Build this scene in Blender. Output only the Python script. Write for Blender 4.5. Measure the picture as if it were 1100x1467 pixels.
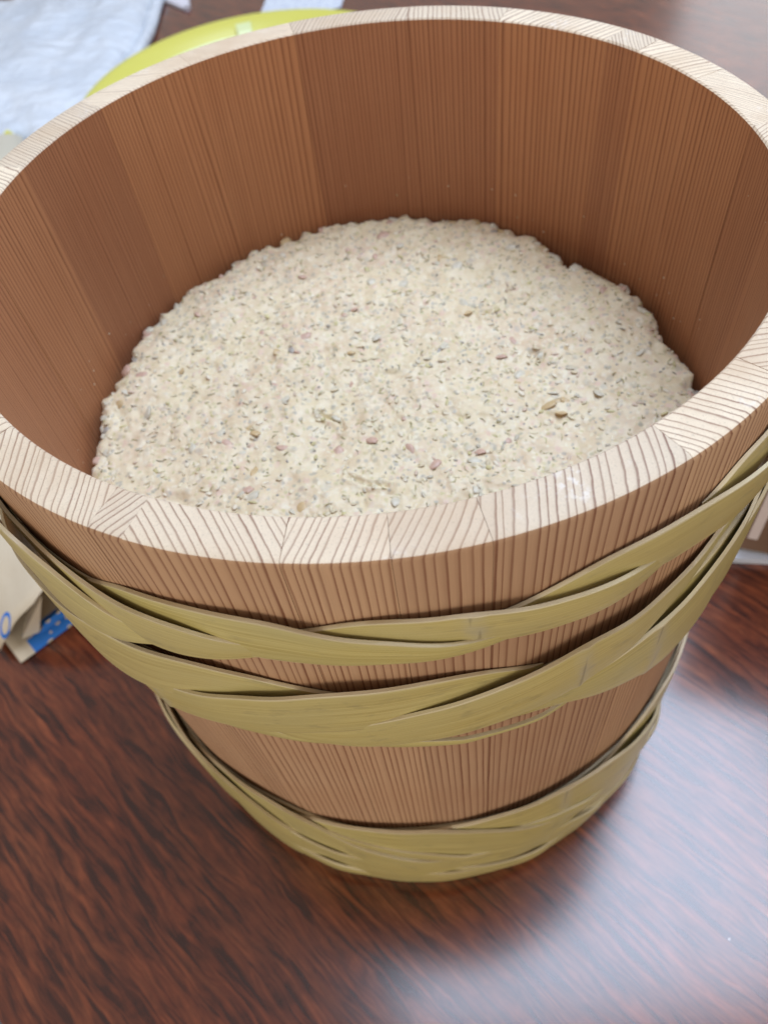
import bpy, bmesh, math, random
import numpy as np
from mathutils import Vector, Matrix, noise
for o in list(bpy.data.objects): bpy.data.objects.remove(o)
scene = bpy.context.scene
col = scene.collection
R = math.radians

# ------------------------------------------------------------------ camera
cam_d = bpy.data.cameras.new('camera'); cam = bpy.data.objects.new('camera', cam_d); col.objects.link(cam)
CP = Vector((0.0, -0.25108, 0.46827))
cr = Vector((0.9907066, -0.0930524, -0.0992055)); cu = Vector((0.1341408, 0.7891296, 0.5994003)); cf = Vector((-0.0225103, 0.6071374, -0.7942780))
cam.matrix_world = Matrix(((cr.x, cu.x, -cf.x, CP.x), (cr.y, cu.y, -cf.y, CP.y), (cr.z, cu.z, -cf.z, CP.z), (0, 0, 0, 1)))
cam_d.sensor_fit = 'VERTICAL'; cam_d.sensor_height = 36.0; cam_d.lens = 36.0 * 1146.8 / 1467
cam_d.clip_start = 0.01; cam_d.clip_end = 50
cam_d.dof.use_dof = True; cam_d.dof.focus_distance = 0.235; cam_d.dof.aperture_fstop = 14
scene.camera = cam

# ------------------------------------------------------------------ world, lamps, exposure
w = bpy.data.worlds.new('World'); scene.world = w; w.use_nodes = True
bg = w.node_tree.nodes['Background']; bg.inputs[0].default_value = (1.0, 0.94, 0.88, 1); bg.inputs[1].default_value = 0.34
def area(name, loc, target, sx, sy, power, color):
    d = bpy.data.lights.new(name, 'AREA'); d.shape = 'RECTANGLE'; d.size = sx; d.size_y = sy; d.energy = power; d.color = color
    o = bpy.data.objects.new(name, d); col.objects.link(o); o.location = loc
    o.rotation_euler = (Vector(target) - Vector(loc)).to_track_quat('-Z', 'Y').to_euler(); return o
area('ceiling_lamp', (0.44, 0.42, 1.80), (0.44, 0.42, 0), 1.20, 1.05, 37, (0.66, 0.78, 1.0))
area('window_light', (2.3, 3.2, 1.5), (0, 0.2, 0.2), 1.8, 1.3, 11, (0.88, 0.93, 1.0))
area('front_fill', (-0.55, -2.0, 0.85), (0, 0, 0.18), 1.4, 1.0, 15, (1.0, 0.92, 0.82))  # added fill from behind the camera, brightens the tub's front faces
vs = scene.view_settings; vs.view_transform = 'Standard'; vs.look = 'None'; vs.exposure = 0.12; vs.gamma = 1.0; vs.use_curve_mapping = False

# ------------------------------------------------------------------ helpers
class NT:
    def __init__(s, name):
        s.m = bpy.data.materials.new(name); s.m.use_nodes = True; s.t = s.m.node_tree
        s.b = s.t.nodes['Principled BSDF']
    def n(s, typ, **kw):
        o = s.t.nodes.new(typ)
        for k, v in kw.items(): setattr(o, k, v)
        return o
    def put(s, sock, v):
        if hasattr(v, 'is_output'): s.t.links.new(v, sock)
        elif isinstance(v, (tuple, list)) and len(v) == 3 and sock.type == 'RGBA': sock.default_value = (*v, 1)
        else: sock.default_value = v
    def math(s, op, a, b=None, c=None):
        o = s.n('ShaderNodeMath', operation=op)
        for i, v in enumerate((a, b, c)):
            if v is not None: s.put(o.inputs[i], v)
        return o.outputs[0]
    def attr(s, name):
        return s.n('ShaderNodeAttribute', attribute_name=name)
    def sep(s, v):
        o = s.n('ShaderNodeSeparateXYZ'); s.put(o.inputs[0], v); return o.outputs
    def comb(s, x, y, z):
        o = s.n('ShaderNodeCombineXYZ')
        for i, v in enumerate((x, y, z)): s.put(o.inputs[i], v)
        return o.outputs[0]
    def vmul(s, v, k):
        o = s.n('ShaderNodeVectorMath', operation='MULTIPLY'); s.put(o.inputs[0], v); o.inputs[1].default_value = k; return o.outputs[0]
    def noise(s, vec, scale, detail=2, rough=0.5, dist=0.0):
        o = s.n('ShaderNodeTexNoise'); s.put(o.inputs['Vector'], vec); o.inputs['Scale'].default_value = scale
        o.inputs['Detail'].default_value = detail; o.inputs['Roughness'].default_value = rough; o.inputs['Distortion'].default_value = dist
        return o.outputs['Fac']
    def ramp(s, fac, stops):
        o = s.n('ShaderNodeValToRGB'); s.put(o.inputs[0], fac); e = o.color_ramp.elements
        while len(e) < len(stops): e.new(0.5)
        for el, (p, c) in zip(e, stops):
            el.position = p; el.color = (*c, 1) if isinstance(c, tuple) else (c, c, c, 1)
        return o.outputs[0]
    def mix(s, f, a, b, typ='MIX'):
        o = s.n('ShaderNodeMix', data_type='RGBA', blend_type=typ); s.put(o.inputs[0], f); s.put(o.inputs[6], a); s.put(o.inputs[7], b); return o.outputs[2]
    def bump(s, h, strength, dist):
        o = s.n('ShaderNodeBump'); s.put(o.inputs['Height'], h); o.inputs['Strength'].default_value = strength; o.inputs['Distance'].default_value = dist
        s.t.links.new(o.outputs[0], s.b.inputs['Normal'])
    def set(s, **kw):
        for k, v in kw.items(): s.put(s.b.inputs[k.replace('_', ' ')], v)
        return s.m
    def obj(s): return s.n('ShaderNodeTexCoord').outputs['Object']
    def pos(s): return s.n('ShaderNodeNewGeometry').outputs['Position']

def mesh_obj(name, verts, faces, mat, parent=None, smooth=True, mats=None, mi=None):
    me = bpy.data.meshes.new(name); me.from_pydata([tuple(v) for v in verts], [], faces)
    for m in (mats or [mat]): me.materials.append(m)
    if mi: me.polygons.foreach_set('material_index', mi)
    if smooth: me.polygons.foreach_set('use_smooth', [True] * len(me.polygons))
    me.update()
    o = bpy.data.objects.new(name, me); col.objects.link(o)
    if parent: o.parent = parent
    return o
def empty(name, label, cat, loc=(0, 0, 0)):
    o = bpy.data.objects.new(name, None); col.objects.link(o); o.location = loc; o.empty_display_size = 0.02
    o['label'] = label; o['category'] = cat; return o
def tag(o, label, cat): o['label'] = label; o['category'] = cat; return o
def set_attr(me, name, kind, data):
    a = me.attributes.new(name, kind, 'POINT')
    a.data.foreach_set('vector' if kind == 'FLOAT_VECTOR' else 'color' if kind == 'FLOAT_COLOR' else 'value', np.asarray(data, dtype=np.float32).ravel())

# ------------------------------------------------------------------ table
ED = Vector((0.643, -0.766, 0)); EN = Vector((0.766, 0.643, 0)); E0 = Vector((-0.2455, -0.1905, 0))
def table_material():
    t = NT('rosewood_laminate'); p = t.obj()
    x, y, z = t.sep(p)   # local x runs along the grain
    warp = t.noise(t.vmul(p, (9, 30, 1)), 1.0, 4, 0.55)
    y2 = t.math('ADD', y, t.math('MULTIPLY', t.math('SUBTRACT', warp, 0.5), 0.020))
    v1 = t.comb(t.math('MULTIPLY', x, 19), t.math('MULTIPLY', y2, 270), z)
    streak = t.noise(v1, 1.0, 5, 0.58, 0.5)
    v2 = t.comb(t.math('MULTIPLY', x, 45), t.math('MULTIPLY', y2, 300), z)
    fine = t.noise(v2, 1.0, 5, 0.7, 0.3)
    fig = t.noise(t.comb(t.math('MULTIPLY', x, 22), t.math('MULTIPLY', y2, 42), 3.0), 1.0, 4, 0.6, 1.4)
    s = t.math('ADD', t.math('MULTIPLY', streak, 0.74), t.math('MULTIPLY', fig, 0.26))
    c1 = t.ramp(s, [(0.32, (0.31, 0.092, 0.036)), (0.45, (0.220, 0.058, 0.023)), (0.53, (0.135, 0.033, 0.015)), (0.585, (0.060, 0.016, 0.010)), (0.70, (0.030, 0.010, 0.008))])
    c2 = t.mix(t.ramp(fine, [(0.40, 0.0), (0.66, 0.6)]), c1, (0.040, 0.014, 0.010))
    c3 = t.mix(t.ramp(t.noise(t.comb(t.math('MULTIPLY', x, 6), t.math('MULTIPLY', y, 16), 1), 1.0, 2), [(0.35, 0.0), (0.7, 0.6)]), c2, (0.9, 0.62, 0.55), 'MULTIPLY')
    spk = t.n('ShaderNodeTexVoronoi'); t.put(spk.inputs['Vector'], p); spk.inputs['Scale'].default_value = 34
    dust = t.ramp(spk.outputs['Distance'], [(0.012, 1.0), (0.026, 0.0)])
    c4 = t.mix(dust, c3, (0.5, 0.42, 0.38))
    rough = t.math('ADD', 0.17, t.math('MULTIPLY', t.noise(p, 40, 3), 0.08))
    t.bump(fine, 0.05, 0.0006)
    return t.set(Base_Color=c4, Roughness=rough, Specular_IOR_Level=0.5, Coat_Weight=0.8, Coat_Roughness=0.17)
def build_table():
    L0, L1, Wd, T = -2.6, 1.2, 2.2, 0.03
    me_v = [(L0, 0.004, 0), (L1, 0.004, 0), (L1, Wd, 0), (L0, Wd, 0)]
    v = me_v + [(a, b, -T) for a, b, c in me_v]
    f = [(0, 1, 2, 3), (7, 6, 5, 4), (0, 4, 5, 1), (1, 5, 6, 2), (2, 6, 7, 3), (3, 7, 4, 0)]
    o = mesh_obj('table', v, f, table_material(), smooth=False); o['kind'] = 'structure'
    o['label'] = 'dark reddish brown wood grain tabletop with satin gloss'
    o.matrix_world = Matrix(((ED.x, EN.x, 0, E0.x), (ED.y, EN.y, 0, E0.y), (0, 0, 1, 0), (0, 0, 0, 1)))
    g = NT('grey_edging'); gm = g.set(Base_Color=(0.22, 0.23, 0.23), Roughness=0.5)
    prof = [(0.0038, -0.0015), (0.0028, -0.0002), (0.0015, -0.0003), (-0.0035, -0.0035), (-0.005, -0.010), (-0.005, -T), (0.0038, -T)]
    v = [(L0, y, z) for y, z in prof] + [(L1, y, z) for y, z in prof]; n = len(prof)
    f = [(i, (i + 1) % n, n + (i + 1) % n, n + i) for i in range(n)] + [tuple(range(n))[::-1], tuple(range(n, 2 * n))]
    e = mesh_obj('edge_strip', v, f, gm, smooth=False); e.parent = o
build_table()

# ------------------------------------------------------------------ the tub
H, RT, RB, TW = 0.31787, 0.150, 0.14390, 0.01395
def Ro(z): return RB + (RT - RB) * z / H
rng = random.Random(7)

def wood_material(name, early, late, end):
    t = NT(name); g = t.attr('grain').outputs['Vector']; tone = t.attr('tone').outputs['Fac']
    u, v, z = t.sep(g)
    wob = t.noise(t.comb(t.math('MULTIPLY', u, 60), t.math('MULTIPLY', v, 45), t.math('MULTIPLY', z, 5)), 1.0, 2)
    wob2 = t.noise(t.comb(t.math('MULTIPLY', u, 900), t.math('MULTIPLY', v, 320), t.math('MULTIPLY', z, 60)), 1.0, 2)
    sp = t.noise(t.comb(t.math('MULTIPLY', u, 170), 7.3, 0.5), 1.0, 2)
    uu = t.math('ADD', t.math('MULTIPLY', u, 520), t.math('MULTIPLY', t.math('MULTIPLY', v, v), 1300))
    uu = t.math('ADD', uu, t.math('MULTIPLY', wob, 0.7)); uu = t.math('ADD', uu, t.math('MULTIPLY', wob2, 0.16)); uu = t.math('ADD', uu, t.math('MULTIPLY', sp, 2.2))
    fr = t.math('FRACT', uu); idx = t.math('FLOOR', uu)
    wn = t.n('ShaderNodeTexWhiteNoise', noise_dimensions='1D'); t.put(wn.inputs['W'], idx); rnd = wn.outputs['Value']
    if end: prof = t.ramp(fr, [(0.0, 0.30), (0.05, 0.0), (0.62, 0.04), (0.78, 0.22), (0.86, 1.0), (0.96, 1.0)])
    else: prof = t.ramp(fr, [(0.0, 0.6), (0.06, 0.04), (0.50, 0.10), (0.74, 0.36), (0.86, 1.0), (0.96, 1.0)])
    prof = t.math('MULTIPLY', prof, t.math('ADD', 0.70, t.math('MULTIPLY', rnd, 0.30)))
    c = t.mix(prof, early, late)
    fib = t.noise(t.comb(t.math('MULTIPLY', u, 2600), t.math('MULTIPLY', v, 2600), t.math('MULTIPLY', z, 2600 if end else 45)), 1.0, 3, 0.6)
    c = t.mix(t.ramp(fib, [(0.3, 0.35), (0.75, 0.0)]), c, tuple(x * 0.62 for x in early))
    blot = t.noise(t.pos(), 26, 3)
    c = t.mix(t.ramp(blot, [(0.35, 0.0), (0.75, 0.30)]), c, tuple(a * b for a, b in zip(early, (0.70, 0.58, 0.50))))
    hs = t.n('ShaderNodeHueSaturation'); t.put(hs.inputs['Color'], c); t.put(hs.inputs['Hue'], t.math('ADD', 0.493, t.math('MULTIPLY', tone, 0.009))); t.put(hs.inputs['Value'], t.math('ADD', 0.74, t.math('MULTIPLY', tone, 0.46))); c = hs.outputs[0]
    if end:
        pore = t.noise(t.pos(), 1500, 2, 0.6); c = t.mix(t.ramp(pore, [(0.30, 0.45), (0.42, 0.0)]), c, tuple(x * 0.55 for x in early))
        stain = t.noise(t.pos(), 34, 4, 0.6); c = t.mix(t.ramp(stain, [(0.48, 0.0), (0.72, 0.42)]), c, (0.52, 0.36, 0.22))
        d1 = t.noise(t.pos(), 62, 2); d2 = t.noise(t.pos(), 520, 3, 0.7)
        dm = t.math('MULTIPLY', t.ramp(d1, [(0.60, 0.0), (0.70, 1.0)]), t.ramp(d2, [(0.50, 0.0), (0.62, 1.0)]))
        c = t.mix(t.math('MULTIPLY', dm, 0.45), c, (0.86, 0.83, 0.80))
    t.bump(t.math('ADD', t.math('MULTIPLY', prof, 0.8), t.math('MULTIPLY', fib, 0.5)), 0.35, 0.00018 if end else 0.00022)
    return t.set(Base_Color=c, Roughness=0.58, Specular_IOR_Level=0.28)
side_m = wood_material('cedar_side', (0.62, 0.385, 0.220), (0.195, 0.070, 0.032), False)
inner_m = wood_material('cedar_inner', (0.475, 0.222, 0.106), (0.190, 0.066, 0.029), False)  # darker, redder wood colour for the inner stave faces
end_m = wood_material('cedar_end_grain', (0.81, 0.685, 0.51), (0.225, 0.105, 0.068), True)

# stave joints (deg) and the angle between the growth rings and the radius
joints = [-139.1, -121.0, -117.0, -101.4, -91.5, -82.5, -62.0, -47.9, -29.0, -11.0, 3.0, 19.1, 32.0, 38.6, 59.5, 77.0, 98.1, 118.4, 137.8, 158.0, 176.0, 198.0, 209.0]
tilt = {0: 35, 1: -25, 2: 43, 3: -19, 4: -31, 5: -24, 6: 21, 7: 35, 8: -30, 9: 40, 10: -60, 11: -20, 12: 45, 13: -22, 14: 15, 15: -17, 16: 58, 17: 44, 18: -12, 19: -25, 20: 30, 21: -18}
dens = {0: 1.0, 1: 0.95, 2: 0.92, 3: 0.92, 4: 0.84, 5: 0.80, 6: 0.86, 7: 0.95, 8: 1.2, 13: 0.75, 11: 0.8, 14: 0.95, 16: 1.7, 17: 1.5, 18: 1.2, 10: 1.7, 12: 1.4, 9: 1.2, 15: 1.1}
tub = empty('wooden_tub', 'round cedar stave tub with braided bamboo hoops standing on the brown table', 'tub')
def make_stave(i, a0, a1):
    gap = 0.02
    n = max(3, int((a1 - a0) / 2.2)); ths = [R(a0 + gap + (a1 - a0 - 2 * gap) * k / n) for k in range(n + 1)]
    ch, ci = 0.0016, 0.0006
    dr = rng.uniform(-0.00012, 0.00012); dzz = rng.uniform(-0.0001, 0.0001)
    def prof():
        P = []
        for k in range(9): z = 0.0 + (H - ch) * k / 8; P.append((Ro(z) + dr, z))
        P.append((Ro(H) - ch * 0.35 + dr, H - ch * 0.3)); P.append((Ro(H) - ch + dr, H + dzz))
        for k in (0.33, 0.66): P.append((Ro(H) - ch - (TW - ch - ci) * k, H + dzz))
        P.append((RT - TW + ci, H + dzz)); P.append((RT - TW, H - ci))
        for k in range(1, 8): z = (H - ci) * (1 - k / 7); P.append((Ro(z) - TW + dr, z))
        return P
    P = prof(); m = len(P)
    V = [(r * math.cos(t), r * math.sin(t), z) for t in ths for r, z in P]
    F, MI = [], []
    for k in range(n):
        for j in range(m):
            j2 = (j + 1) % m
            F.append((k * m + j, (k + 1) * m + j, (k + 1) * m + j2, k * m + j2))
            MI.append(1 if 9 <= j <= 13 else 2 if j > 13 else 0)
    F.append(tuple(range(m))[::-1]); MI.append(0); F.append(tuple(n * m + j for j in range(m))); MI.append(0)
    o = mesh_obj('stave', V, F, None, tub, True, [side_m, end_m, inner_m], MI)
    me = o.data
    # sharp edges at profile corners
    me.set_sharp_from_angle(angle=R(30))
    # solid growth-ring coordinates
    tm = R((a0 + a1) / 2); tl = R(tilt.get(i, rng.uniform(-40, 40))); k = dens.get(i, rng.uniform(0.9, 1.25))
    e = Vector((math.cos(tm), math.sin(tm))); s = Vector((-e.y, e.x))
    ctr = e * (RT - TW / 2)
    ru = s * math.cos(tl) - e * math.sin(tl); rv = e * math.cos(tl) + s * math.sin(tl)
    off = rng.uniform(1, 9); oz = rng.uniform(0, 5); lean = rng.uniform(-0.012, 0.012)
    V2 = []
    for x, y, z in V:
        sc = Ro(H) / Ro(z); d = Vector((x * sc, y * sc)) - ctr
        V2.append((k * (d.dot(ru) + lean * (H - z)) + off, d.dot(rv), z + oz))
    set_attr(me, 'grain', 'FLOAT_VECTOR', V2)
    tn = {2: 0.55, 3: 0.6, 4: 0.42, 5: 0.35, 6: 0.7, 7: 0.6, 11: 0.75, 12: 0.4, 14: 0.35, 15: 0.3}.get(i, rng.uniform(0.34, 0.80))
    set_attr(me, 'tone', 'FLOAT', [tn] * len(V))
joints.append(joints[0] + 360)
for i in range(len(joints) - 1): make_stave(i, joints[i], joints[i + 1])
# bottom board
nb = 48
V = [(0, 0, 0.012), (0, 0, 0.030)] + [((Ro(0.02) - TW + 0.003) * math.cos(2 * math.pi * k / nb), (Ro(0.02) - TW + 0.003) * math.sin(2 * math.pi * k / nb), z) for z in (0.012, 0.030) for k in range(nb)]
F = []
for k in range(nb):
    k2 = (k + 1) % nb
    F += [(0, 2 + k2, 2 + k), (1, 2 + nb + k, 2 + nb + k2), (2 + k, 2 + k2, 2 + nb + k2, 2 + nb + k)]
bb = mesh_obj('bottom_board', V, F, side_m, tub, False)
set_attr(bb.data, 'grain', 'FLOAT_VECTOR', [(x * 0.4 + 3, z, y) for x, y, z in V]); set_attr(bb.data, 'tone', 'FLOAT', [0.5] * len(V))

# ---------------------------------------------------------------- bamboo hoops
def bamboo_material():
    t = NT('bamboo'); a = t.attr('strip').outputs['Vector']; s, wv, sd = t.sep(a); edge = t.attr('edge').outputs['Fac']
    st = t.noise(t.comb(t.math('MULTIPLY', s, 16), t.math('MULTIPLY', wv, 2200), sd), 1.0, 4, 0.65)
    big = t.noise(t.comb(t.math('MULTIPLY', s, 28), t.math('MULTIPLY', wv, 90), sd), 1.0, 3)
    c = t.mix(t.ramp(st, [(0.33, 0.0), (0.64, 1.0)]), (0.45, 0.355, 0.10), (0.68, 0.575, 0.225))
    c = t.mix(t.ramp(big, [(0.38, 0.0), (0.72, 0.62)]), c, (0.50, 0.44, 0.20))
    hue = t.n('ShaderNodeTexWhiteNoise', noise_dimensions='1D'); t.put(hue.inputs['W'], sd)
    c = t.mix(t.math('MULTIPLY', hue.outputs['Value'], 0.4), c, (0.60, 0.47, 0.20))
    grime = t.noise(t.comb(t.math('MULTIPLY', s, 70), t.math('MULTIPLY', wv, 260), sd), 1.0, 4, 0.65)
    c = t.mix(t.ramp(grime, [(0.57, 0.0), (0.76, 0.5)]), c, (0.25, 0.215, 0.12))
    nd = t.attr('node').outputs['Fac']; c = t.mix(t.math('MULTIPLY', nd, t.ramp(grime, [(0.3, 0.25), (0.6, 0.85)])), c, (0.52, 0.46, 0.30)); c = t.mix(t.ramp(nd, [(0.80, 0.0), (0.97, 0.55)]), c, (0.22, 0.17, 0.08))
    ec = t.mix(t.ramp(st, [(0.35, 0.0), (0.65, 1.0)]), (0.48, 0.37, 0.20), (0.78, 0.68, 0.46))
    c = t.mix(edge, c, ec)
    t.bump(t.math('ADD', st, t.math('MULTIPLY', grime, 0.4)), 0.35, 0.0003)
    return t.set(Base_Color=c, Roughness=t.math('ADD', 0.25, t.math('MULTIPLY', st, 0.2)), Specular_IOR_Level=0.42)
bam_m = bamboo_material()
def smooth_interp(q, pts):
    xs = np.array([p[0] for p in pts], float); ys = np.array([p[1] for p in pts], float)
    o = np.argsort(xs); xs, ys = xs[o], ys[o]
    fine = np.linspace(xs[0] - 12, xs[-1] + 12, 600); y = np.interp(fine, xs, ys)
    sl0 = (ys[1] - ys[0]) / (xs[1] - xs[0]); sl1 = (ys[-1] - ys[-2]) / (xs[-1] - xs[-2])
    y = np.where(fine < xs[0], ys[0] + (fine - xs[0]) * np.clip(sl0, -0.8, 0.8), y); y = np.where(fine > xs[-1], ys[-1] + (fine - xs[-1]) * np.clip(sl1, -0.8, 0.8), y)
    kw = max(3, int(1.6 / (fine[1] - fine[0]))); ker = np.exp(-0.5 * (np.arange(-3 * kw, 3 * kw + 1) / kw) ** 2); ker /= ker.sum()
    y = np.convolve(np.pad(y, 3 * kw, mode='edge'), ker, 'valid')
    return np.interp(q, fine, y)
strip_count = [0]
def strip(parent, top, bot, off0=0.0001, off1=0.0054, th=0.0012, rot=0, name='bamboo_strip', node=None, crown=0.0003, lift=None, bump=False, lean=0.0, tuck=True):
    strip_count[0] += 1; sd = strip_count[0] * 3.17
    a0 = max(top[0][0], bot[0][0]); a1 = min(top[-1][0], bot[-1][0])
    n = int((a1 - a0) / 1.0) + 4
    q = np.linspace(a0, a1, n); zt = smooth_interp(q, top); zb = smooth_interp(q, bot)
    rr = np.random.RandomState(strip_count[0])
    ph = rr.uniform(0, 6.28, 4)
    V, E_, S_, N_ = [], [], [], []
    # cross section (w 0..1, layer 0 inner / 1 outer, edge flag)
    sec = [(0.0, 0.1, 1), (0.012, 0.95, 0.5), (0.04, 1.0, 0), (0.3, 1.0, 0), (0.5, 1.0, 0), (0.7, 1.0, 0), (0.96, 1.0, 0), (0.988, 0.97, 0.8), (1.0, 0.88, 1), (1.0, 0.0, 1), (0.0, 0.0, 1)]
    m = len(sec)
    for k in range(n):
        f = k / (n - 1); sm = f * f * (3 - 2 * f); sm = math.sin(math.pi * f) ** 0.8 if bump else sm; of = off0 + (off1 - off0) * sm
        tk = min(1.0, f / 0.12, (1 - f) / 0.34); of = off0 + (of - off0) * (tk * tk * (3 - 2 * tk)) if tuck else of
        if lift: of += np.interp(q[k], [l[0] for l in lift], [l[1] for l in lift])
        of += 0.00018 * math.sin(q[k] * 0.21 + ph[0]) + 0.0001 * math.sin(q[k] * 0.6 + ph[1])
        t = R(q[k] + rot); z0, z1 = zb[k] * 0.001, zt[k] * 0.001
        wig = 0.0003 * math.sin(q[k] * 0.33 + ph[2]); z0 += wig; z1 += wig + 0.0002 * math.sin(q[k] * 0.5 + ph[3])
        if z1 - z0 < 0.0012: c = (z0 + z1) / 2; z0, z1 = c - 0.0006, c + 0.0006
        endt = min(1, f * n / 3 + 0.25, (1 - f) * n / 3 + 0.25)
        for wv, ly, ed in sec:
            z = z0 + (z1 - z0) * wv
            ring = 0.0
            if node is not None: ring = 0.0006 * math.exp(-((q[k] - node) / 0.5) ** 2)
            r = Ro(z) + 0.0002 + max(of, 0.0) + lean * sm * wv + ly * (th * endt + crown * (1 - (2 * wv - 1) ** 2) + ring)
            V.append((r * math.cos(t), r * math.sin(t), z)); E_.append(ed); S_.append((R(q[k]) * 0.15, wv * 0.014, sd)); N_.append(0.0 if node is None else math.exp(-((q[k] - node - 0.35 * math.sin(wv * 5)) / 0.9) ** 2))
    F = []
    for k in range(n - 1):
        for j in range(m):
            j2 = (j + 1) % m; F.append((k * m + j, (k + 1) * m + j, (k + 1) * m + j2, k * m + j2))
    F.append(tuple(range(m))[::-1]); F.append(tuple((n - 1) * m + j for j in range(m)))
    o = mesh_obj(name, V, F, bam_m, parent, True); o.data.set_sharp_from_angle(angle=R(50))
    set_attr(o.data, 'node', 'FLOAT', N_); set_attr(o.data, 'edge', 'FLOAT', E_); set_attr(o.data, 'strip', 'FLOAT_VECTOR', S_)
    return o
def ring(name, z0, z1, off, th):
    return strip(tub, [(a, z1) for a in range(-180, 181, 20)], [(a, z0) for a in range(-180, 181, 20)], off, off, th, name=name, lean=0)
# upper hoop
up = ring('hoop', 278, 283, -0.0001, 0.0006)
UP = {
 'A': ([(-185, 296), (-165, 299), (-150, 300), (-140, 300), (-133, 299), (-129, 289), (-126, 277.5), (-121.7, 272), (-117.3, 270.5), (-112.8, 271.2), (-109.5, 272.6)],
       [(-185, 282), (-165, 276), (-150, 270), (-140, 266), (-135, 262), (-130, 258), (-126.4, 259), (-119, 266), (-113.9, 268.5), (-109.5, 271)]),
 'B': ([(-150, 290), (-140, 292), (-132.5, 292), (-128.9, 289.8), (-124.2, 286.8), (-119.2, 286.1), (-114.6, 284.9), (-111.9, 282.8), (-108.6, 280.8), (-105.2, 279.5), (-101, 277.8)],
       [(-150, 282), (-140, 279), (-136.4, 276), (-133.2, 271), (-127.9, 268.7), (-122.1, 265.1), (-117.2, 265.7), (-112.1, 268.2), (-108.7, 271.7), (-104.7, 273.9), (-101, 275.2)]),
 'D': ([(-129, 281), (-125, 286), (-121.3, 290.5), (-117.4, 292.4), (-113.6, 293.4), (-109.3, 294.1), (-104.5, 294.1), (-100.6, 291.3), (-98, 289.2), (-95.4, 287.2), (-91.4, 284.6), (-87.3, 281.7), (-83.1, 279.5), (-77.2, 277.6), (-72.5, 276.4)],
       [(-129, 279.5), (-123.3, 278.5), (-119.4, 277), (-115.7, 276), (-111.4, 274), (-107.2, 272.6), (-101.8, 273.1), (-98.9, 273.7), (-94.5, 274.3), (-90.3, 274), (-87.4, 274.8), (-83.1, 275), (-77.2, 275.4), (-72.5, 274.9)]),
 'E': ([(-106, 283), (-102, 286.8), (-97.9, 290.4), (-92.4, 293.2), (-85.7, 292.8), (-81.7, 290.8), (-77.4, 288.7), (-72.9, 287.4), (-69.7, 286.5), (-66.1, 284.3), (-58.5, 278)],
       [(-106, 281.5), (-98.3, 280), (-92.9, 278.8), (-85.9, 277.2), (-81.5, 276.2), (-77, 274.4), (-73.9, 274.6), (-68.9, 274.4), (-64.4, 274), (-58.5, 276)]),
 'F': ([(-84, 283.5), (-80, 286.5), (-76.5, 290.6), (-74.4, 292.3), (-71.4, 294.2), (-68.2, 294.8), (-63.3, 295.9), (-57.2, 295), (-54.2, 294), (-49, 289), (-45, 286), (-38, 282), (-28, 279)],
       [(-84, 282), (-77.1, 281), (-74.1, 280.5), (-70.8, 279.5), (-67.2, 277), (-61.3, 276), (-57.3, 275.6), (-49.4, 273), (-40, 274), (-28, 276)]),
 'G': ([(-58, 291), (-54.7, 295), (-53, 299), (-50, 300), (-40, 299), (-25, 294), (-10, 285), (5, 279)],
       [(-58, 287), (-54, 284), (-50, 282), (-40, 278), (-25, 275), (-10, 275), (5, 277)])}
LIFT = {'A': [(-185, 0.0), (-150, 0.0026), (-128, 0.0020), (-110, 0.0006)]}
for k, (tp, bt) in UP.items(): strip(up, tp, bt, node=-84.6 if k == 'E' else None, lift=LIFT.get(k), lean=-0.0012 if k == 'A' else 0.0002)
for rot in (104, 158, 206):
    strip(up, *UP['D'], rot=rot); strip(up, *UP['E'], rot=rot)
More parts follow.
